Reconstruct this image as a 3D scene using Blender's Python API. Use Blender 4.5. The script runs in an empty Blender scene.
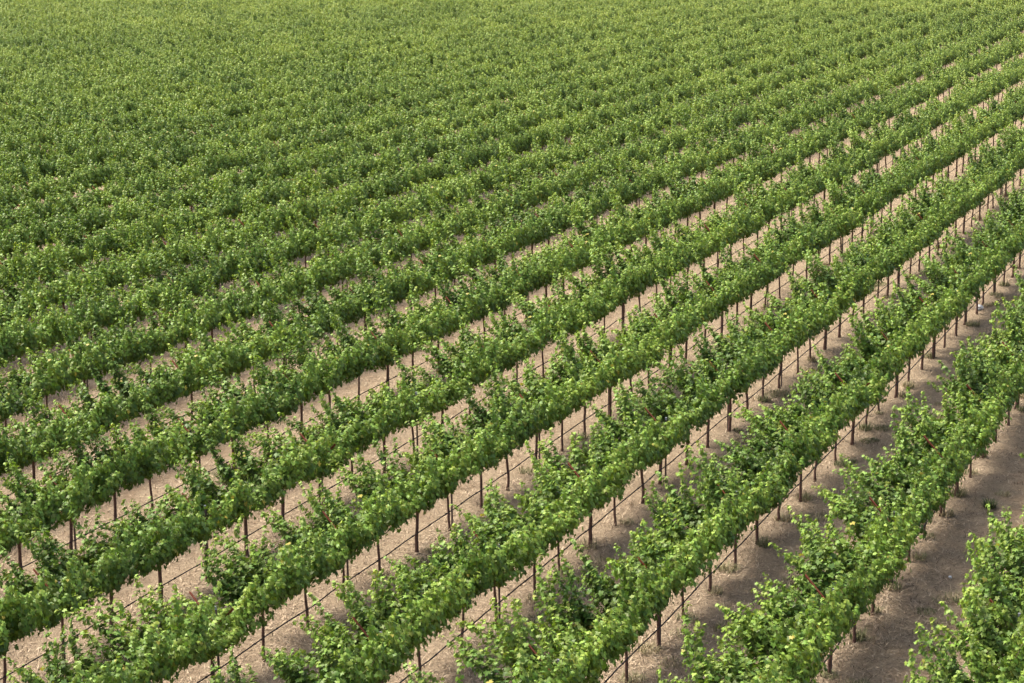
import bpy, math, random
import numpy as np
from mathutils import Vector, Matrix

rng = np.random.default_rng(7)
random.seed(7)
scene = bpy.context.scene
col = scene.collection

# ------------------------------------------------------------------ layout
CAM_H = 13.13            # height of the viewpoint over the field
PITCH = 0.2298166
ROLL = -0.00993
FOCAL_PX = 2003.87
PHI = 0.4108932          # heading of the rows
ROW0 = -4.6738           # offset of the row in the bottom right corner
ROW_GAP = 3.05
VINE_GAP = 1.524
PHASE = 0.28
cP, sP = math.cos(PHI), math.sin(PHI)


def field(u, s, z=0.0):
    return (cP * u + sP * s, -sP * u + cP * s, z)


def project(u, s, z=0.0):
    X, Y, Z = field(u, s, z)
    ct, st = math.cos(PITCH), math.sin(PITCH)
    d = Y * ct + (CAM_H - Z) * st
    yy = Y * st - (CAM_H - Z) * ct
    if d < 1:
        return None
    a, b = FOCAL_PX * X / d, -FOCAL_PX * yy / d
    cr, sr = math.cos(ROLL), math.sin(ROLL)
    return (512 + a * cr - b * sr, 341.5 + a * sr + b * cr, d)


# ------------------------------------------------------------------ helpers
def tag(o, label=None, cat=None, group=None, kind=None):
    if label:
        o['label'] = label
    if cat:
        o['category'] = cat
    if group:
        o['group'] = group
    if kind:
        o['kind'] = kind
    return o


def empty(name, loc=(0, 0, 0), rz=0.0):
    o = bpy.data.objects.new(name, None)
    o.empty_display_size = 0.1
    col.objects.link(o)
    o.location = loc
    o.rotation_euler = (0, 0, rz)
    return o


def link(name, mesh, parent=None):
    o = bpy.data.objects.new(name, mesh)
    col.objects.link(o)
    if parent is not None:
        o.parent = parent
    return o


class MB:
    """gathers vertices and faces of one mesh"""

    def __init__(self):
        self.v, self.f, self.m = [], [], []

    def tube(self, pts, radii, seg=8, mat=0, cap=True):
        base = len(self.v)
        pts = [Vector(p) for p in pts]
        n = len(pts)
        for i, p in enumerate(pts):
            t = (pts[min(i + 1, n - 1)] - pts[max(i - 1, 0)]).normalized()
            a = Vector((1, 0, 0)) if abs(t.x) < 0.8 else Vector((0, 1, 0))
            e1 = t.cross(a).normalized()
            e2 = t.cross(e1)
            r = radii[i] if hasattr(radii, '__len__') else radii
            for k in range(seg):
                an = 2 * math.pi * k / seg
                self.v.append(p + e1 * math.cos(an) * r + e2 * math.sin(an) * r)
        for i in range(n - 1):
            for k in range(seg):
                k2 = (k + 1) % seg
                self.f.append((base + i * seg + k, base + i * seg + k2, base + (i + 1) * seg + k2, base + (i + 1) * seg + k))
                self.m.append(mat)
        if cap:
            self.f.append(tuple(base + k for k in range(seg))[::-1])
            self.m.append(mat)
            self.f.append(tuple(base + (n - 1) * seg + k for k in range(seg)))
            self.m.append(mat)

    def bar(self, p, q, w, h, side=(0, 1, 0), mat=0):
        """a square bar from p to q; w across 'side', h across the third axis"""
        p, q = Vector(p), Vector(q)
        t = (q - p).normalized()
        e1 = Vector(side).normalized()
        e1 = (e1 - t * e1.dot(t)).normalized()
        e2 = t.cross(e1)
        b = len(self.v)
        for c in (p, q):
            for sx, sy in ((-1, -1), (1, -1), (1, 1), (-1, 1)):
                self.v.append(c + e1 * sx * w / 2 + e2 * sy * h / 2)
        for fc in ((3, 2, 1, 0), (4, 5, 6, 7), (0, 1, 5, 4), (1, 2, 6, 5), (2, 3, 7, 6), (3, 0, 4, 7)):
            self.f.append(tuple(b + i for i in fc))
            self.m.append(mat)

    def mesh(self, name, mats, smooth=False):
        me = bpy.data.meshes.new(name)
        me.from_pydata([tuple(v) for v in self.v], [], self.f)
        for m in mats:
            me.materials.append(m)
        me.polygons.foreach_set('material_index', self.m)
        me.polygons.foreach_set('use_smooth', [smooth] * len(self.f))
        me.update()
        return me


def np_mesh(name, verts, faces, mats, midx=None, attrs=None, smooth=False):
    """verts (n,3), faces (m,k) with a constant k"""
    me = bpy.data.meshes.new(name)
    nf, k = faces.shape
    me.vertices.add(len(verts))
    me.vertices.foreach_set('co', np.ascontiguousarray(verts, dtype=np.float32).ravel())
    me.loops.add(nf * k)
    me.loops.foreach_set('vertex_index', faces.astype(np.int32).ravel())
    me.polygons.add(nf)
    me.polygons.foreach_set('loop_start', np.arange(0, nf * k, k, dtype=np.int32))
    for m in mats:
        me.materials.append(m)
    if midx is not None:
        me.polygons.foreach_set('material_index', midx.astype(np.int32))
    me.polygons.foreach_set('use_smooth', np.full(nf, smooth))
    for an, val in (attrs or {}).items():
        at = me.attributes.new(an, 'FLOAT', 'POINT')
        at.data.foreach_set('value', val.astype(np.float32))
    me.update(calc_edges=True)
    me.validate()
    return me


# ------------------------------------------------------------------ materials
def new_mat(name):
    m = bpy.data.materials.new(name)
    m.use_nodes = True
    nt = m.node_tree
    nt.nodes.clear()
    out = nt.nodes.new('ShaderNodeOutputMaterial')
    return m, nt, out


def N(nt, t, **kw):
    n = nt.nodes.new(t)
    for k, v in kw.items():
        if k in n.inputs:
            n.inputs[k].default_value = v
        else:
            setattr(n, k, v)
    return n


def ramp(nt, stops, fac):
    r = nt.nodes.new('ShaderNodeValToRGB')
    el = r.color_ramp.elements
    while len(el) > 1:
        el.remove(el[-1])
    el[0].position, el[0].color = stops[0][0], (*stops[0][1], 1)
    for p, c in stops[1:]:
        e = el.new(p)
        e.color = (*c, 1)
    nt.links.new(fac, r.inputs['Fac'])
    return r


def math_node(nt, op, a, b=None, clamp=False):
    n = nt.nodes.new('ShaderNodeMath')
    n.operation = op
    n.use_clamp = clamp
    for i, x in enumerate((a, b)):
        if x is None:
            continue
        if isinstance(x, (int, float)):
            n.inputs[i].default_value = x
        else:
            nt.links.new(x, n.inputs[i])
    return n.outputs[0]


def mixcol(nt, fac, a, b, blend='MIX'):
    n = nt.nodes.new('ShaderNodeMix')
    n.data_type = 'RGBA'
    n.blend_type = blend
    for sock, x in ((n.inputs[0], fac), (n.inputs[6], a), (n.inputs[7], b)):
        if isinstance(x, (int, float)):
            sock.default_value = x
        elif isinstance(x, tuple):
            sock.default_value = (*x, 1)
        else:
            nt.links.new(x, sock)
    return n.outputs[2]


def noise(nt, scale, detail=4, rough=0.55, vec=None, dist=0.0):
    n = nt.nodes.new('ShaderNodeTexNoise')
    n.inputs['Scale'].default_value = scale
    n.inputs['Detail'].default_value = detail
    n.inputs['Roughness'].default_value = rough
    n.inputs['Distortion'].default_value = dist
    if vec is not None:
        nt.links.new(vec, n.inputs['Vector'])
    return n.outputs['Fac']


def make_leaf_mat():
    m, nt, out = new_mat('vine_leaf')
    L = nt.links
    at = N(nt, 'ShaderNodeAttribute', attribute_name='leaf_age')       # 0 old .. 1 shoot tip
    hu = N(nt, 'ShaderNodeAttribute', attribute_name='leaf_hue')
    info = nt.nodes.new('ShaderNodeObjectInfo')
    geo = nt.nodes.new('ShaderNodeNewGeometry')
    patch = noise(nt, 0.05, 2, 0.5, geo.outputs['Position'])           # vigour differs over the field
    a = math_node(nt, 'ADD', at.outputs['Fac'], math_node(nt, 'MULTIPLY', math_node(nt, 'SUBTRACT', info.outputs['Random'], 0.5), 0.32))
    a = math_node(nt, 'ADD', a, math_node(nt, 'MULTIPLY', math_node(nt, 'SUBTRACT', patch, 0.5), 0.5), clamp=True)
    sp = nt.nodes.new('ShaderNodeSeparateXYZ')
    L.new(geo.outputs['Position'], sp.inputs[0])
    far_haze = math_node(nt, 'DIVIDE', math_node(nt, 'SUBTRACT', sp.outputs[1], 60), 120, clamp=True)  # distance haze put into the leaf colour: farther vines paler and yellower
    a = math_node(nt, 'ADD', a, math_node(nt, 'MULTIPLY', far_haze, 0.15), clamp=True)
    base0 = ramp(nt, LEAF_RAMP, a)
    base_c = mixcol(nt, far_haze, base0.outputs[0], mixcol(nt, 1.0, base0.outputs[0], (1.40, 1.24, 2.0), 'MULTIPLY'))
    yel = ramp(nt, [(0.0, (0, 0, 0)), (0.985, (0, 0, 0)), (0.998, (1, 1, 1))], hu.outputs['Fac'])
    c = mixcol(nt, yel.outputs[0], base_c, (0.30, 0.22, 0.05))
    hsv = nt.nodes.new('ShaderNodeHueSaturation')
    L.new(c, hsv.inputs['Color'])
    L.new(math_node(nt, 'ADD', math_node(nt, 'MULTIPLY', hu.outputs['Fac'], 0.035), 0.4825), hsv.inputs['Hue'])
    L.new(math_node(nt, 'ADD', math_node(nt, 'MULTIPLY', hu.outputs['Fac'], 0.5), 0.75), hsv.inputs['Value'])
    top = hsv.outputs['Color']
    under = mixcol(nt, 0.45, top, (0.16, 0.21, 0.09))                  # felted paler underside
    col2 = mixcol(nt, geo.outputs['Backfacing'], top, under)
    p = N(nt, 'ShaderNodeBsdfPrincipled')
    L.new(col2, p.inputs['Base Color'])
    L.new(math_node(nt, 'ADD', math_node(nt, 'MULTIPLY', geo.outputs['Backfacing'], 0.25), 0.48), p.inputs['Roughness'])
    p.inputs['Specular IOR Level'].default_value = 0.22
    tr = N(nt, 'ShaderNodeBsdfTranslucent')
    tc = mixcol(nt, 1.0, top, (1.35, 1.35, 0.5), 'MULTIPLY')
    L.new(tc, tr.inputs['Color'])
    mx = N(nt, 'ShaderNodeMixShader', Fac=0.19)
    L.new(p.outputs[0], mx.inputs[1])
    L.new(tr.outputs[0], mx.inputs[2])
    L.new(mx.outputs[0], out.inputs['Surface'])
    return m


LEAF_RAMP = [(0.0, (0.064, 0.110, 0.020)), (0.35, (0.112, 0.180, 0.027)), (0.65, (0.185, 0.273, 0.040)), (1.0, (0.300, 0.388, 0.060))]


def simple(name, c1, c2, scale, rough=0.8, metal=0.0, bump=0.0, spec=0.3):
    m, nt, out = new_mat(name)
    tc = nt.nodes.new('ShaderNodeTexCoord')
    f = noise(nt, scale, 5, 0.6, tc.outputs['Object'])
    r = ramp(nt, [(0.3, c1), (0.7, c2)], f)
    p = N(nt, 'ShaderNodeBsdfPrincipled', Roughness=rough, Metallic=metal)
    p.inputs['Specular IOR Level'].default_value = spec
    nt.links.new(r.outputs[0], p.inputs['Base Color'])
    if bump:
        b = N(nt, 'ShaderNodeBump', Strength=bump, Distance=0.01)
        nt.links.new(f, b.inputs['Height'])
        nt.links.new(b.outputs[0], p.inputs['Normal'])
    nt.links.new(p.outputs[0], out.inputs['Surface'])
    return m


def make_ground_mat():
    m, nt, out = new_mat('dry_ground')
    L = nt.links
    tc = nt.nodes.new('ShaderNodeTexCoord')
    mp = nt.nodes.new('ShaderNodeMapping')
    mp.inputs['Rotation'].default_value = (0, 0, PHI)                  # x across rows, y along rows
    L.new(tc.outputs['Object'], mp.inputs['Vector'])
    sx = nt.nodes.new('ShaderNodeSeparateXYZ')
    L.new(mp.outputs[0], sx.inputs[0])
    # strip half way between the rows: more of the darker soil tone, less straw
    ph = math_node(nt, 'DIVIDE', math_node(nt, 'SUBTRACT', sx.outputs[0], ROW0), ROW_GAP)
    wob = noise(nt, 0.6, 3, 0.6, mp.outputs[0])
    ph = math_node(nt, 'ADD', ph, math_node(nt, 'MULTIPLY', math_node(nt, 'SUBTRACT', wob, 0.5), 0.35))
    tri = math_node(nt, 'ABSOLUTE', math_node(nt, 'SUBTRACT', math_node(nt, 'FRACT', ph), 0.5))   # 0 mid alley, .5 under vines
    n1 = noise(nt, 1.1, 6, 0.62, mp.outputs[0], 0.6)
    n2 = noise(nt, 7, 6, 0.75, mp.outputs[0], 0.3)
    n3 = noise(nt, 22, 7, 0.9, mp.outputs[0], 0.8)
    st = nt.nodes.new('ShaderNodeMapping')
    st.inputs['Scale'].default_value = (1.0, 0.55, 1.0)
    L.new(mp.outputs[0], st.inputs['Vector'])
    n4 = noise(nt, 2.6, 5, 0.65, st.outputs[0], 0.5)
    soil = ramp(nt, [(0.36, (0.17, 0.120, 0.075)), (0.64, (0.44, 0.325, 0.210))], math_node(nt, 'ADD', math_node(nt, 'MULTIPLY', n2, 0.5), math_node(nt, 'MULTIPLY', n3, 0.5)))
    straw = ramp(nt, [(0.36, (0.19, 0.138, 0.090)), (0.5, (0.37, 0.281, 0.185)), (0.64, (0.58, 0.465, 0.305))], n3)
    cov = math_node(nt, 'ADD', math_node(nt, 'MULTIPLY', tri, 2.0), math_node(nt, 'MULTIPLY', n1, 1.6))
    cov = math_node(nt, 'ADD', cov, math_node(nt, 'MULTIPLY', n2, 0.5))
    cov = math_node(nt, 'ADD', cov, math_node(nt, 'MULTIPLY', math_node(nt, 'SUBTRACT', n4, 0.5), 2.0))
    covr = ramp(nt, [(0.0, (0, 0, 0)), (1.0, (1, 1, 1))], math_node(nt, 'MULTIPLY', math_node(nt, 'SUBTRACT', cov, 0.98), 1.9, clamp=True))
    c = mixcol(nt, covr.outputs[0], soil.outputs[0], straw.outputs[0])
    p = N(nt, 'ShaderNodeBsdfPrincipled', Roughness=0.95)
    p.inputs['Specular IOR Level'].default_value = 0.1
    L.new(c, p.inputs['Base Color'])
    b = N(nt, 'ShaderNodeBump', Strength=1.0, Distance=0.10)
    L.new(math_node(nt, 'ADD', math_node(nt, 'MULTIPLY', n2, 1.0), math_node(nt, 'MULTIPLY', n3, 0.5)), b.inputs['Height'])
    L.new(b.outputs[0], p.inputs['Normal'])
    L.new(p.outputs[0], out.inputs['Surface'])
    return m


def blade_mat(name, stops):
    m, nt, out = new_mat(name)
    at = N(nt, 'ShaderNodeAttribute', attribute_name='tone')
    r = ramp(nt, stops, at.outputs['Fac'])
    p = N(nt, 'ShaderNodeBsdfPrincipled', Roughness=0.85)
    p.inputs['Specular IOR Level'].default_value = 0.2
    nt.links.new(r.outputs[0], p.inputs['Base Color'])
    nt.links.new(p.outputs[0], out.inputs['Surface'])
    return m


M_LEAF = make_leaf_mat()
M_CANE = simple('green_cane', (0.10, 0.13, 0.04), (0.16, 0.11, 0.05), 8)
M_BARK = simple('vine_bark', (0.085, 0.048, 0.038), (0.220, 0.130, 0.102), 30, 0.9, 0, 0.8)
M_STEEL = simple('weathered_steel', (0.085, 0.062, 0.058), (0.17, 0.130, 0.125), 12, 0.5, 0.3)
M_ZINC = simple('bare_zinc', (0.24, 0.24, 0.25), (0.42, 0.42, 0.43), 12, 0.45, 0.2)
M_RUST = simple('rusted_steel', (0.19, 0.045, 0.022), (0.33, 0.095, 0.045), 18, 0.75)
M_HOSE = simple('black_polythene', (0.018, 0.016, 0.017), (0.040, 0.035, 0.035), 5, 0.5)
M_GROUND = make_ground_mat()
M_STRAW = blade_mat('dry_straw', [(0.0, (0.11, 0.076, 0.050)), (0.5, (0.35, 0.262, 0.178)), (1.0, (0.62, 0.49, 0.34))])
M_WEED = blade_mat('green_weed', [(0.0, (0.085, 0.110, 0.045)), (0.5, (0.17, 0.185, 0.080)), (1.0, (0.40, 0.335, 0.20))])
M_WHITE = simple('white_plastic', (0.68, 0.68, 0.68), (0.82, 0.82, 0.82), 9, 0.6)

# ------------------------------------------------------------------ vine meshes
LEAF = np.array([(0, 0.16, 0), (0, 0.02, 0), (0.20, -0.26, 0), (0.52, -0.14, 0), (0.40, 0.10, 0), (0.56, 0.44, 0), (0.25, 0.44, 0), (0, 0.88, 0),
                 (-0.25, 0.44, 0), (-0.56, 0.44, 0), (-0.40, 0.10, 0), (-0.52, -0.14, 0), (-0.20, -0.26, 0)], dtype=float)
LEAF_TRI = np.array([(0, i, i % 12 + 1) for i in range(1, 13)])


def leaf_cloud(pos, nrm, tip, size, cup, droop):
    """one lobed leaf per row of the arrays -> verts, tris"""
    n = len(pos)
    tip = tip - nrm * (tip * nrm).sum(1, keepdims=True)
    tip /= np.linalg.norm(tip, axis=1, keepdims=True) + 1e-9
    xa = np.cross(tip, nrm)
    X = LEAF[None, :, 0] * (1 + rng.normal(0, 0.08, (n, 13)))
    Y = LEAF[None, :, 1] * (1 + rng.normal(0, 0.06, (n, 13)))
    Z = cup[:, None] * np.abs(X) ** 1.3 - droop[:, None] * np.clip(Y, 0, 1) ** 2 + rng.normal(0, 0.03, (n, 13))
    V = pos[:, None] + size[:, None, None] * (X[..., None] * xa[:, None] + Y[..., None] * tip[:, None] + Z[..., None] * nrm[:, None])
    F = LEAF_TRI[None] + (np.arange(n) * 13)[:, None, None]
    return V.reshape(-1, 3), F.reshape(-1, 3)


def unit(v):
    return v / (np.linalg.norm(v, axis=-1, keepdims=True) + 1e-9)


def grow_foliage(i, nshoot=(13, 13), stray=0.3, dens=1.0):
    """shoots rising from the cordon along the V of the arms, leaves along each"""
    g = np.random.default_rng(100 + i)
    P, NR, TP, SZ, AGE = [], [], [], [], []
    canes = MB()
    shoots_ = []
    for side, ns in ((-1, nshoot[0]), (1, nshoot[1])):
        nb = 5 if side < 0 else 7                               # shoots are tied and flop together in bunches
        per = max(2, round(ns / nb))
        for b_ in range(nb):
            sc_ = -0.76 + 1.52 * (b_ + g.uniform(0.2, 0.8)) / nb
            is_stray = g.random() < (stray if side < 0 else stray * 0.1)
            if side < 0:
                length = g.uniform(0.85, 1.20) + (g.uniform(0.3, 0.75) if is_stray else 0)
                d0 = unit(np.array([-g.choice([0.65, 0.85, 1.05, 1.25, 1.5]) * g.uniform(0.8, 1.2), g.normal(0, 0.22), 0.8]))
                bend = np.array([g.normal(-0.15, 0.4), g.normal(-0.1, 0.45), g.uniform(-0.5, 0.7) + (0.35 if is_stray else 0)])
            else:
                length = g.uniform(0.95, 1.18) + (g.uniform(0.1, 0.3) if is_stray else 0)
                d0 = unit(np.array([g.choice([0.36, 0.5, 0.7, 0.95]) * g.uniform(0.9, 1.1), g.normal(0, 0.2), 0.85]))
                bend = np.array([g.normal(-0.12, 0.22), g.normal(0, 0.35), g.uniform(-0.5, 0.35)])
            for k in range(per):
                shoots_.append((side, sc_ + g.normal(0, 0.075), is_stray, length * g.uniform(0.75, 1.1), unit(d0 + g.normal(0, 0.10, 3)), bend + g.normal(0, 0.16, 3)))
    for b_ in range(2):                                         # upright bunches filling the middle of the V
        sc_ = -0.75 + 1.5 * (b_ + g.uniform(0.1, 0.9)) / 2
        side = g.choice([-1, 1])
        d0 = unit(np.array([g.uniform(-0.6, 0.0), g.normal(0, 0.15), 1.0]))
        length = g.uniform(0.55, 0.95)
        bend = np.array([g.normal(-0.25, 0.35), g.normal(0, 0.35), g.uniform(-0.5, 0.3)])
        for k in range(int(3 * dens + 0.5)):
            shoots_.append((side, sc_ + g.normal(0, 0.08), False, length * g.uniform(0.75, 1.1), unit(d0 + g.normal(0, 0.12, 3)), bend + g.normal(0, 0.16, 3)))
    if True:
        for side, s0, is_stray, length, d, bend in shoots_:
            p = np.array([side * 0.05, s0, 0.99])
            lim = g.uniform(0.46, 0.68)
            step = 0.05
            n = int(length / step)
            path = [p.copy()]
            for j in range(n):
                t = (j + 1) / n
                if t > 0.4:
                    d = unit(d + bend * step * 1.6 + g.normal(0, 0.05, 3))
                else:
                    d = unit(d + g.normal(0, 0.03, 3))
                p = p + d * step
                # the outer curtain hangs on the arm wires: it cannot swing further out
                if side > 0 and p[0] > lim:
                    p[0] = lim
                if side < 0 and p[0] < -1.05 and not is_stray:
                    p[0] = -1.05
                path.append(p.copy())
                young = t ** 2.0
                m = 3 if t > 0.2 else 1
                if g.random() < 0.85 and 0.2 < t < 0.9:
                    m += 1                                      # lateral shoot
                if g.random() > dens:
                    m -= 1
                for q in range(max(m, 0)):
                    out = unit(g.normal(0, 1, 3) + np.array([side * 0.35, 0, 0.2]))
                    spread = g.uniform(0.04, 0.14) * (1.15 - 0.85 * young)
                    if q == 3:
                        spread *= 1.9
                        if side > 0:
                            out = unit(out + np.array([0.5, 0, -0.6]))
                    pos = p + out * spread
                    nr = unit(out * 0.75 + np.array([0.5 if side > 0 else -0.3, 0.0, 0.75]) + g.normal(0, 0.27, 3))
                    tp = unit(out * 0.5 + np.array([side * 0.25, 0, -0.9]) + g.normal(0, 0.45, 3))
                    P.append(pos)
                    NR.append(nr)
                    TP.append(tp)
                    SZ.append(g.uniform(0.062, 0.112) * (1 - 0.35 * young))
                    AGE.append(np.clip(0.22 + 0.50 * young + g.normal(0, 0.11), 0, 1))
            canes.tube(path[::3] + [path[-1]], np.linspace(0.007, 0.003, len(path[::3]) + 1), 4, 1, False)
    # short laterals hanging from the lower edge of each curtain
    for k in range(int(26 * dens)):
        side = 1 if g.random() < 0.6 else -1
        p = np.array([side * g.uniform(0.22, 0.60), g.uniform(-0.8, 0.8), 0])
        p[2] = 0.99 + abs(p[0]) * 0.68
        d = unit(np.array([side * g.uniform(0.05, 0.5), g.normal(0, 0.3), -1]))
        for j in range(int(g.uniform(1, 4.5))):
            p = p + d * 0.045
            for q in range(2):
                o_ = unit(g.normal(0, 1, 3) + np.array([side * 0.5, 0, 0]))
                P.append(p + o_ * 0.06)
                NR.append(unit(o_ * 0.5 + np.array([side * 0.7, 0, 0.45]) + g.normal(0, 0.25, 3)))
                TP.append(unit(np.array([side * 0.2, 0, -1.0]) + g.normal(0, 0.35, 3)))
                SZ.append(g.uniform(0.07, 0.115))
                AGE.append(np.clip(g.normal(0.22, 0.12), 0, 1))
    # leaves near the crown of the vine, hanging over the head of the trunk
    for k in range(int(160 * dens)):
        pos = np.array([g.normal(0.03, 0.20), g.uniform(-0.82, 0.82), g.normal(1.12, 0.15)])
        if pos[2] < 0.80 + abs(pos[0]) * 0.6:
            continue
        P.append(pos)
        NR.append(unit(np.array([g.normal(0.25, 0.5), g.normal(0, 0.4), 0.7])))
        TP.append(unit(np.array([g.normal(0, 0.5), g.normal(0, 0.5), -0.8])))
        SZ.append(g.uniform(0.08, 0.13))
        AGE.append(np.clip(g.normal(0.15, 0.1), 0, 1))
    P, NR, TP, SZ, AGE = map(np.array, (P, NR, TP, SZ, AGE))
    n = len(P)
    V, F = leaf_cloud(P, NR, TP, SZ, g.normal(-0.10, 0.16, n), g.uniform(0.05, 0.45, n))
    hue = g.random(n)
    # canes as triangles in the same mesh
    cv = np.array([tuple(v) for v in canes.v])
    cf = np.array(canes.f)
    ct = np.concatenate([cf[:, [0, 1, 2]], cf[:, [0, 2, 3]]]) + len(V)
    verts = np.concatenate([V, cv])
    faces = np.concatenate([F, ct])
    midx = np.concatenate([np.zeros(len(F)), np.ones(len(ct))])
    attrs = {'leaf_age': np.concatenate([np.repeat(AGE, 13), np.zeros(len(cv))]),
             'leaf_hue': np.concatenate([np.repeat(hue, 13), np.zeros(len(cv))])}
    return np_mesh('vine_foliage_%d' % i, verts, faces, [M_LEAF, M_CANE], midx, attrs, True)


def grow_trunk(i):
    g = np.random.default_rng(500 + i)
    m = MB()
    lean = g.normal(0, 0.022, 2)
    kink = g.normal(0, 0.008, (2, 2))
    pts, rad = [], []
    girth = g.uniform(0.029, 0.039)
    for k in range(9):
        t = k / 8
        w1, w2 = math.sin(math.pi * t), math.sin(2 * math.pi * t)
        pts.append((lean[0] * t + kink[0, 0] * w1 + kink[0, 1] * w2 + g.normal(0, 0.004), lean[1] * t + kink[1, 0] * w1 + kink[1, 1] * w2 + g.normal(0, 0.004), -0.05 + 0.98 * t))
        rad.append(girth - 0.008 * t + (0.012 if k == 0 else 0) + (0.012 if k == 8 else 0) + g.normal(0, 0.0012))
    m.tube(pts, rad, 8)
    top = pts[-1]
    for sd in (-1, 1):
        arm = [(top[0], top[1], 0.88), (top[0], top[1] + sd * 0.06, 0.97)]
        r = [0.024, 0.026]
        for k in range(1, 7):
            arm.append((g.normal(0, 0.010), sd * (0.06 + 0.70 * k / 6), 0.985 + g.normal(0, 0.008)))
            r.append(0.023 - 0.0016 * k)
        m.tube(arm, r, 7)
    return m.mesh('vine_trunk_%d' % i, [M_BARK], True)


NVAR = 12
dens = [1.0, 1.0, 0.95, 1.0, 0.9, 1.0, 0.8, 1.0, 0.95, 0.85, 1.0, 1.0]
shoots = [(20, 21), (21, 21), (18, 21), (22, 21), (20, 21), (19, 21), (15, 21), (22, 21), (18, 21), (17, 21), (20, 21), (22, 21)]
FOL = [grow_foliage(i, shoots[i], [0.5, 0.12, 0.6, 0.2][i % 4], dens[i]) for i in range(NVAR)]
TRK = [grow_trunk(i) for i in range(12)]

# ------------------------------------------------------------------ where the vines stand
ORD = ['zeroth', 'first', 'second', 'third', 'fourth', 'fifth', 'sixth', 'seventh', 'eighth', 'ninth', 'tenth', 'eleventh', 'twelfth', 'thirteenth', 'fourteenth', 'fifteenth', 'sixteenth', 'seventeenth', 'eighteenth', 'nineteenth', 'twentieth']
TENS = {20: 'twenty', 30: 'thirty', 40: 'forty', 50: 'fifty'}


def ordinal(n):
    if n <= 20:
        return ORD[n]
    if n % 10 == 0:
        return TENS[n][:-1] + 'ieth'
    return TENS[n // 10 * 10] + '-' + ORD[n % 10]


vines = []                                   # (depth, row, n, u, s, in_view)
for r in range(-3, 62):
    u = ROW0 - ROW_GAP * r
    for n in range(-30, 190):
        s = (n + PHASE) * VINE_GAP
        q = project(u, s, 0.7)
        if q is None or q[2] > 262:
            continue
        pad = FOCAL_PX / q[2]
        x, y = q[0], q[1]
        if -6 * pad < x < 1024 + 6 * pad and y < 683 + 4.0 * pad:
            # would any of the vine show inside the frame?
            vis = (x > -0.75 * pad) and (x < 1024 + 0.8 * pad) and (y - 1.0 * pad < 683) and (y > 0)
            vines.append((q[2], r, n, u, s, vis))
seen = sorted([v for v in vines if v[5]])
single = set((v[1], v[2]) for v in seen[:300])
first = {}
for v in seen:
    first[v[1]] = min(first.get(v[1], 999), v[2])

LOOK = {}
proto = {}


def copy_tree(o):
    c = o.copy()
    col.objects.link(c)
    for ch in o.children:
        k = ch.copy()
        col.objects.link(k)
        k.parent = c
        for g in ch.children:
            h = g.copy()
            col.objects.link(h)
            h.parent = k
    return c


def row_phrase(r):
    if r == 0:
        return 'the row in the bottom right corner'
    return '%s row from bottom right corner' % ordinal(r + 1)


near_pick = {}
rest = []
gv = random.Random(3)
for d, r, n, u, s, vis in sorted(vines):
    var = gv.randrange(NVAR)
    mirror = gv.choice((1, -1))
    ju, js = gv.gauss(0, 0.03), gv.gauss(0, 0.05)
    sc = (gv.uniform(0.92, 1.10), gv.uniform(0.98, 1.08), gv.uniform(0.98, 1.09) * (0.88 if gv.random() < 0.06 else 1.0))
    tilt = gv.gauss(0, 0.03)
    if (r, n) not in single:
        if d > 95:
            var = var | 1                                       # tidier vines farther up the field
        rest.append((u + ju, s + js, var, mirror, sc, tilt))
        continue
    if var not in proto:
        root = empty('grapevine')
        link('trunk', TRK[var % len(TRK)], root)
        link('foliage', FOL[var], root)
        proto[var] = root
        o = root
    else:
        o = copy_tree(proto[var])
    o.location = field(u + ju, s + js)
    o.rotation_euler = (0, 0, -PHI + tilt)
    o.scale = (sc[0], sc[1] * mirror, sc[2])
    k = n - first[r] + 1
    tag(o, 'leafy grapevine, %s from near end of %s' % (ordinal(k), row_phrase(r)), 'grapevine', 'grapevines trained along the trellis rows')

# ------------------------------------------------------------------ the rest of the vineyard as one mass
src = bpy.data.collections.new('vine_sources')
for i in range(NVAR):
    # trunk and foliage in one mesh so that each instance is a whole vine
    a, b = FOL[i], TRK[i % len(TRK)]
    va = np.zeros(len(a.vertices) * 3, np.float32)
    a.vertices.foreach_get('co', va)
    fa = np.zeros(len(a.loops), np.int32)
    a.loops.foreach_get('vertex_index', fa)
    ma = np.zeros(len(a.polygons), np.int32)
    a.polygons.foreach_get('material_index', ma)
    age = np.zeros(len(a.vertices), np.float32)
    a.attributes['leaf_age'].data.foreach_get('value', age)
    hue = np.zeros(len(a.vertices), np.float32)
    a.attributes['leaf_hue'].data.foreach_get('value', hue)
    b.calc_loop_triangles()
    vb = np.zeros(len(b.vertices) * 3, np.float32)
    b.vertices.foreach_get('co', vb)
    fb = np.zeros(len(b.loop_triangles) * 3, np.int32)
    b.loop_triangles.foreach_get('vertices', fb)
    nv = len(va) // 3
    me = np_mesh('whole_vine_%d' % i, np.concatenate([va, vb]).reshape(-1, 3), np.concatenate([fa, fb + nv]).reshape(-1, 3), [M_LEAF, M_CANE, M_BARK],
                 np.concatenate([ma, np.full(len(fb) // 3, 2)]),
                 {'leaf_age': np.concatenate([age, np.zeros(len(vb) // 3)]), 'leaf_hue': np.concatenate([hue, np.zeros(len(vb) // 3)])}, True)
    src.objects.link(bpy.data.objects.new('whole_vine_%02d' % i, me))

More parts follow.
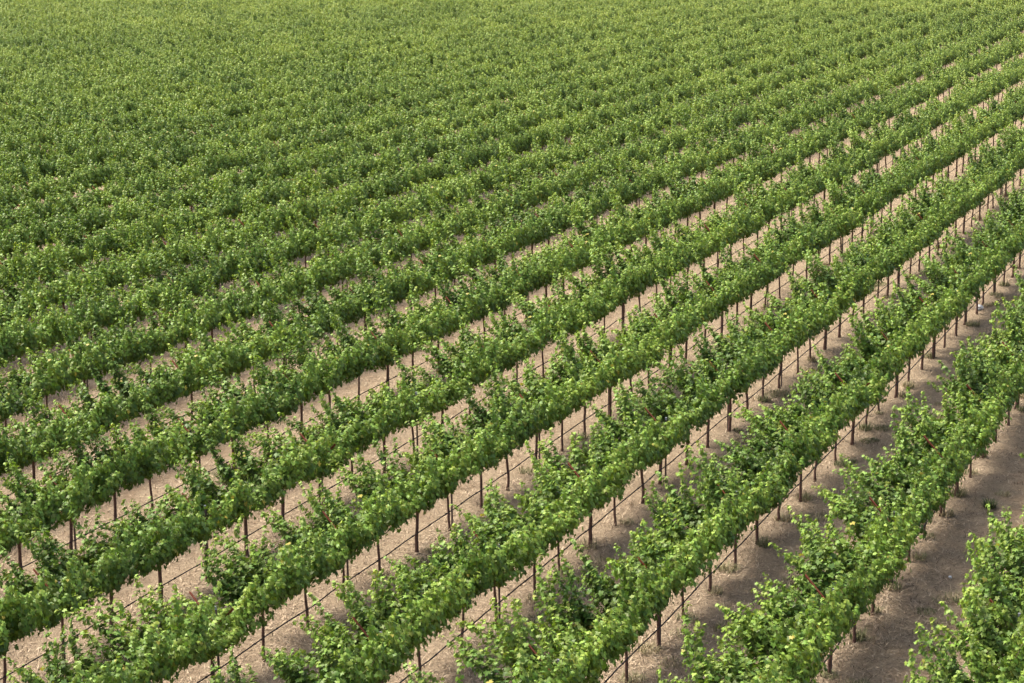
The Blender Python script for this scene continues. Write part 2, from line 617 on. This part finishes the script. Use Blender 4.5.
pm = bpy.data.meshes.new('vineyard_points')
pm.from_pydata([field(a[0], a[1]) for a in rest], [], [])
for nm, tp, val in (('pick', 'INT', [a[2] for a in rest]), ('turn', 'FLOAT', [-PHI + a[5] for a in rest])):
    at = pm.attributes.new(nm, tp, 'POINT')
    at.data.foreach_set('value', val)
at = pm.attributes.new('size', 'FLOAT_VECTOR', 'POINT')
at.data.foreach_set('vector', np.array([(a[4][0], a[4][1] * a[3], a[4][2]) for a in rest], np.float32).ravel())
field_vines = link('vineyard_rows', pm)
tag(field_vines, 'dense green mass of distant grapevine rows covering the upper part of the field', 'vineyard', kind='stuff')
ng = bpy.data.node_groups.new('scatter_vines', 'GeometryNodeTree')
ng.interface.new_socket('Geometry', in_out='INPUT', socket_type='NodeSocketGeometry')
ng.interface.new_socket('Geometry', in_out='OUTPUT', socket_type='NodeSocketGeometry')
gi = ng.nodes.new('NodeGroupInput')
go = ng.nodes.new('NodeGroupOutput')
ci = ng.nodes.new('GeometryNodeCollectionInfo')
ci.inputs['Collection'].default_value = src
ci.inputs['Separate Children'].default_value = True
ci.inputs['Reset Children'].default_value = True
iop = ng.nodes.new('GeometryNodeInstanceOnPoints')
iop.inputs['Pick Instance'].default_value = True


def named(nm, tp):
    a = ng.nodes.new('GeometryNodeInputNamedAttribute')
    a.data_type = tp
    a.inputs['Name'].default_value = nm
    return a.outputs['Attribute']


cx = ng.nodes.new('ShaderNodeCombineXYZ')
ng.links.new(named('turn', 'FLOAT'), cx.inputs['Z'])
ng.links.new(gi.outputs[0], iop.inputs['Points'])
ng.links.new(ci.outputs[0], iop.inputs['Instance'])
ng.links.new(named('pick', 'INT'), iop.inputs['Instance Index'])
ng.links.new(cx.outputs[0], iop.inputs['Rotation'])
ng.links.new(named('size', 'FLOAT_VECTOR'), iop.inputs['Scale'])
ng.links.new(iop.outputs[0], go.inputs[0])
md = field_vines.modifiers.new('scatter_vines', 'NODES')
md.node_group = ng

# ------------------------------------------------------------------ trellis posts with V arms, every third vine
def make_post():
    root = empty('trellis_post')
    m = MB()
    m.bar((0, 0, -0.1), (0, 0, 1.42), 0.038, 0.006, (1, 0, 0))
    m.bar((0, 0.0225, -0.1), (0, 0.0225, 1.419), 0.006, 0.035, (1, 0, 0))
    m.bar((0, -0.0005, 1.421), (0, -0.0005, 1.48), 0.040, 0.024, (1, 0, 0), 1)
    link('post', m.mesh('post', [M_STEEL, M_ZINC]), root)
    for sd in (-1, 1):
        a = MB()
        p, q = (sd * 0.02, -0.030, 1.16), ((-0.47, -0.030, 1.66) if sd < 0 else (0.36, -0.030, 1.50))
        a.bar(p, q, 0.004, 0.042, (0, 1, 0))
        a.bar((p[0], p[1] - 0.019, p[2] + 0.022), (q[0], q[1] - 0.019, q[2] + 0.022), 0.034, 0.004, (0, 1, 0))
        link('cross_arm', a.mesh('cross_arm', [M_RUST]), root)
    return root


post0 = None
cnt = {}
for r in range(0, 30):
    u = ROW0 - ROW_GAP * r
    kk = 0
    for n3 in range(-10, 60):
        s = (2 + 3 * n3 + PHASE) * VINE_GAP + 0.11
        q = project(u, s, 1.3)
        if q is None or not (-10 < q[0] < 1034 and 0 < q[1] < 700) or q[2] > 105:
            continue
        kk += 1
        if post0 is None:
            o = post0 = make_post()
        else:
            o = copy_tree(post0)
        o.location = field(u + random.gauss(0, 0.02), s)
        o.rotation_euler = (0, 0, -PHI + random.gauss(0, 0.04))
        tag(o, 'rusty-armed trellis post, %s from near end of %s' % (ordinal(kk), row_phrase(r)), 'trellis post', 'trellis posts standing between the vines')

# ------------------------------------------------------------------ drip hoses tied along the trunks
for r in range(0, 16):
    u = ROW0 - ROW_GAP * r + 0.055
    ss = [v[4] for v in vines if v[1] == r and v[0] < 215]
    s0, s1 = min(ss) - 0.6, max(ss)
    m = MB()
    pts = []
    g = random.Random(r)
    s = s0
    k = 0
    while s < s1:
        h = 0.43 + (0.0 if k % 2 == 0 else -g.uniform(0.005, 0.022)) + g.gauss(0, 0.006)
        pts.append(field(u + g.gauss(0, 0.006), s, h))
        s += VINE_GAP / 2
        k += 1
    m.tube(pts, 0.0125, 6)
    for p, q in zip(pts[:70], pts[1:71]):                       # drip emitters
        a, b = Vector(p), Vector(q)
        c = a.lerp(b, 0.35)
        t = (b - a).normalized() * 0.022
        m.tube([c - t, c, c + t], [0.017, 0.021, 0.017], 6)
    o = link('drip_hose', m.mesh('drip_hose', [M_HOSE], True))
    tag(o, 'black drip hose strung low along trunks of %s' % row_phrase(r), 'drip hose', 'drip hoses along the vine rows')

# ------------------------------------------------------------------ ground
def ground():
    # a fine sheet near the viewpoint, uneven underfoot, and a coarse surround out to the horizon
    xs = np.concatenate([[-4000, -900, -300], np.linspace(-150, 110, 190), [300, 900, 4000]])
    ys = np.concatenate([[-4000, -600, -60], np.linspace(15, 270, 190), [400, 1200, 4000]])
    gx, gy = np.meshgrid(xs, ys)
    z = 0.012 * np.sin(gx * 1.9 + gy * 0.7) + 0.012 * np.sin(gx * 0.8 - gy * 1.7 + 1)
    z[(np.abs(gx) > 160) | (gy > 275) | (gy < 10)] = 0
    V = np.stack([gx.ravel(), gy.ravel(), z.ravel() - 0.015], 1)
    w, h = len(xs), len(ys)
    idx = np.arange(w * h).reshape(h, w)
    F = np.stack([idx[:-1, :-1], idx[:-1, 1:], idx[1:, 1:], idx[1:, :-1]], -1).reshape(-1, 4)
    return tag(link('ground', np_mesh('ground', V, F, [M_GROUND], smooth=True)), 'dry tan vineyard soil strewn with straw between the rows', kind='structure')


ground()


def blades(name, pos, length, width, ang, rise, tone, mat):
    """thin curved blades of two quads each"""
    n = len(pos)
    d = np.stack([np.cos(ang), np.sin(ang), np.zeros(n)], 1)
    w = np.stack([-np.sin(ang), np.cos(ang), np.zeros(n)], 1) * (width / 2)[:, None]
    up = np.array([0, 0, 1.0])
    p1 = pos + d * (length * np.cos(rise) * 0.5)[:, None] + up * (length * np.sin(rise) * 0.6)[:, None]
    p2 = pos + d * (length * np.cos(rise))[:, None] + up * (length * np.sin(rise) * 0.85)[:, None]
    V = np.stack([pos - w, pos + w, p1 + w * 0.8, p1 - w * 0.8, p2 + w * 0.25, p2 - w * 0.25], 1).reshape(-1, 3)
    b = (np.arange(n) * 6)[:, None]
    F = np.stack([b + np.array([[0, 1, 2, 3]]), b + np.array([[3, 2, 4, 5]])], 1).reshape(-1, 4)
    return link(name, np_mesh(name, V, F, [mat], attrs={'tone': np.repeat(tone, 6)}))


# straw: mown dry grass lying about, thicker below the vines
n = 420000
Yr = np.exp(rng.uniform(math.log(29), math.log(95), n))
Xr = rng.uniform(-0.30, 0.30, n) * (Yr + 4)
uu = cP * Xr - sP * Yr
fr = np.abs(((uu - ROW0) / ROW_GAP) % 1 - 0.5) * 2              # 1 under the vines
clump = np.sin(Xr * 2.3 + np.sin(Yr * 1.1) * 2) * np.sin(Yr * 1.9 + np.cos(Xr * 1.7) * 2)
keep = rng.random(n) < 0.22 + 0.65 * fr ** 1.3 + 0.25 * clump
Xr, Yr = Xr[keep], Yr[keep]
n = len(Xr)
o = blades('dry_grass', np.stack([Xr, Yr, np.full(n, 0.0)], 1), rng.uniform(0.05, 0.15, n), rng.uniform(0.007, 0.016, n), rng.uniform(0, 2 * math.pi, n),
           np.abs(rng.normal(0, 0.35, n)) + 0.08, np.clip(rng.normal(0.5, 0.42, n), 0, 1), M_STRAW)
tag(o, 'short dry straw scattered over the alleys and under the vines', 'dry grass', kind='stuff')

# weeds: tufts at the feet of the vines, most of them in the rows on the right, a few in the alleys
tp, tl, tt = [], [], []
gw = np.random.default_rng(5)
for d, r, n_, u, s, vis in vines:
    if d > 90 or r < 0:
        continue
    prob = {0: 0.95, 1: 0.95, 2: 0.8, 3: 0.55}.get(r, 0.2)
    if gw.random() < prob:
        tp.append((u + gw.normal(0.06, 0.1), s + gw.normal(0, 0.16), gw.uniform(0.10, 0.24)))
        tl.append(gw.uniform(0.10, 0.26))
        tt.append(gw.uniform(0.45, 1.2))
for k in range(230):
    r = gw.integers(0, 5)
    tp.append((ROW0 - ROW_GAP * r + gw.uniform(0.2, 2.4), gw.uniform(26, 75), gw.uniform(0.12, 0.4)))
    tl.append(gw.uniform(0.05, 0.13))
    tt.append(gw.uniform(0.5, 1.2))
P, Lh, T = [], [], []
for (u, s, rad), h, t in zip(tp, tl, tt):
    k = int(70 + 500 * rad * rad * 4)
    a = gw.uniform(0, 2 * math.pi, k)
    q = rad * np.sqrt(gw.random(k))
    pu, ps = u + q * np.cos(a), s + q * np.sin(a)
    P.append(np.stack([cP * pu + sP * ps, -sP * pu + cP * ps, np.full(k, -0.008)], 1))
    Lh.append(h * gw.uniform(0.5, 1.2, k))
    T.append(np.clip(t + gw.normal(0, 0.2, k), 0, 1))
P, Lh, T = np.concatenate(P), np.concatenate(Lh), np.concatenate(T)
n = len(P)
o = blades('weeds', P, Lh, gw.uniform(0.008, 0.018, n), gw.uniform(0, 2 * math.pi, n), gw.uniform(0.4, 1.35, n), T, M_WEED)
tag(o, 'green and yellowing weed tufts around the feet of the vines', 'weeds', kind='stuff')


def ground_point(x, y):
    """where the ray through a picture point meets the ground"""
    a0, b0 = x - 512, y - 341.5
    cr, sr = math.cos(ROLL), math.sin(ROLL)
    a, b = a0 * cr + b0 * sr, -a0 * sr + b0 * cr
    dx, dy, dz = a, FOCAL_PX, -b
    ct, st = math.cos(PITCH), math.sin(PITCH)
    wy, wz = dy * ct + dz * st, -dy * st + dz * ct
    k = -CAM_H / wz
    return (dx * k, wy * k, 0.0)


def clump(x, y, size, label, k=420):
    c = ground_point(x, y)
    g = np.random.default_rng(int(x))
    a = g.uniform(0, 2 * math.pi, k)
    q = size * 0.7 * np.sqrt(g.random(k))
    pos = np.stack([q * np.cos(a), q * np.sin(a), np.full(k, -0.01)], 1)
    o = blades('weed_clump', pos, size * g.uniform(0.6, 1.3, k), g.uniform(0.012, 0.026, k), a + g.normal(0, 0.6, k), g.uniform(0.5, 1.4, k), np.clip(g.normal(0.12, 0.15, k), 0, 1), M_WEED)
    o.location = c
    tag(o, label, 'weed clump')


clump(234, 481, 0.42, 'dark green bushy weed clump at the foot of a vine, left half of the photo')
clump(990, 507, 0.17, 'low green weed clump alone in the bare alley near the right edge', 150)

# white scraps lying in the alleys
def scrap(name, x, y, size, label, seed):
    g = random.Random(seed)
    import bmesh
    bm = bmesh.new()
    bmesh.ops.create_icosphere(bm, subdivisions=2, radius=size)
    for v in bm.verts:
        v.co *= 1 + g.uniform(-0.28, 0.28)
        v.co.z = v.co.z * 0.75 + size * 0.45
    me = bpy.data.meshes.new(name)
    bm.to_mesh(me)
    bm.free()
    me.materials.append(M_WHITE)
    o = link(name, me)
    o.location = ground_point(x, y)
    tag(o, label, 'litter')


scrap('crumpled_bag', 979, 309, 0.11, 'crumpled white bag on the ground below the vines near the right edge', 1)
scrap('paper_scrap', 950, 578, 0.035, 'small white scrap in the middle of the bare alley, bottom right', 2)
scrap('paper_scrap', 980, 591, 0.045, 'larger white scrap beside the leaves of the bottom right vine', 3)

# ------------------------------------------------------------------ camera
cam = bpy.data.cameras.new('camera')
cam.sensor_width = 36.0
cam.lens = FOCAL_PX * 36.0 / 1024.0
cam.clip_end = 9000
co = bpy.data.objects.new('camera', cam)
col.objects.link(co)
co.matrix_world = Matrix.Translation((0, 0, CAM_H)) @ Matrix.Rotation(math.pi / 2 - PITCH, 4, 'X') @ Matrix.Rotation(ROLL, 4, 'Z')
scene.camera = co

# ------------------------------------------------------------------ light
SUN_EL = math.radians(57)
SHADOW = Vector((0.90, -0.44, 0)).normalized()           # the way shadows fall
to_sun = Vector((-SHADOW.x * math.cos(SUN_EL), -SHADOW.y * math.cos(SUN_EL), math.sin(SUN_EL)))
w = bpy.data.worlds.new('World')
scene.world = w
w.use_nodes = True
nt = w.node_tree
nt.nodes.clear()
sky = nt.nodes.new('ShaderNodeTexSky')
sky.sky_type = 'NISHITA'
sky.sun_disc = False
sky.sun_elevation = SUN_EL
sky.sun_rotation = math.atan2(to_sun.x, to_sun.y)
sky.air_density = 0.8
sky.dust_density = 5.0
bg = nt.nodes.new('ShaderNodeBackground')
bg.inputs['Strength'].default_value = 0.15
wo = nt.nodes.new('ShaderNodeOutputWorld')
nt.links.new(sky.outputs[0], bg.inputs['Color'])
nt.links.new(bg.outputs[0], wo.inputs['Surface'])

sl = bpy.data.lights.new('sun', 'SUN')
sl.energy = 2.7
sl.angle = math.radians(18)
sl.color = (1.0, 0.95, 0.87)
so = bpy.data.objects.new('sun', sl)
col.objects.link(so)
so.rotation_euler = to_sun.to_track_quat('Z', 'Y').to_euler()

scene.view_settings.view_transform = 'Standard'
scene.view_settings.look = 'None'
scene.view_settings.exposure = 1.27
scene.view_settings.gamma = 1.0
scene.render.engine = 'CYCLES'
scene.cycles.max_bounces = 8
scene.cycles.transparent_max_bounces = 4
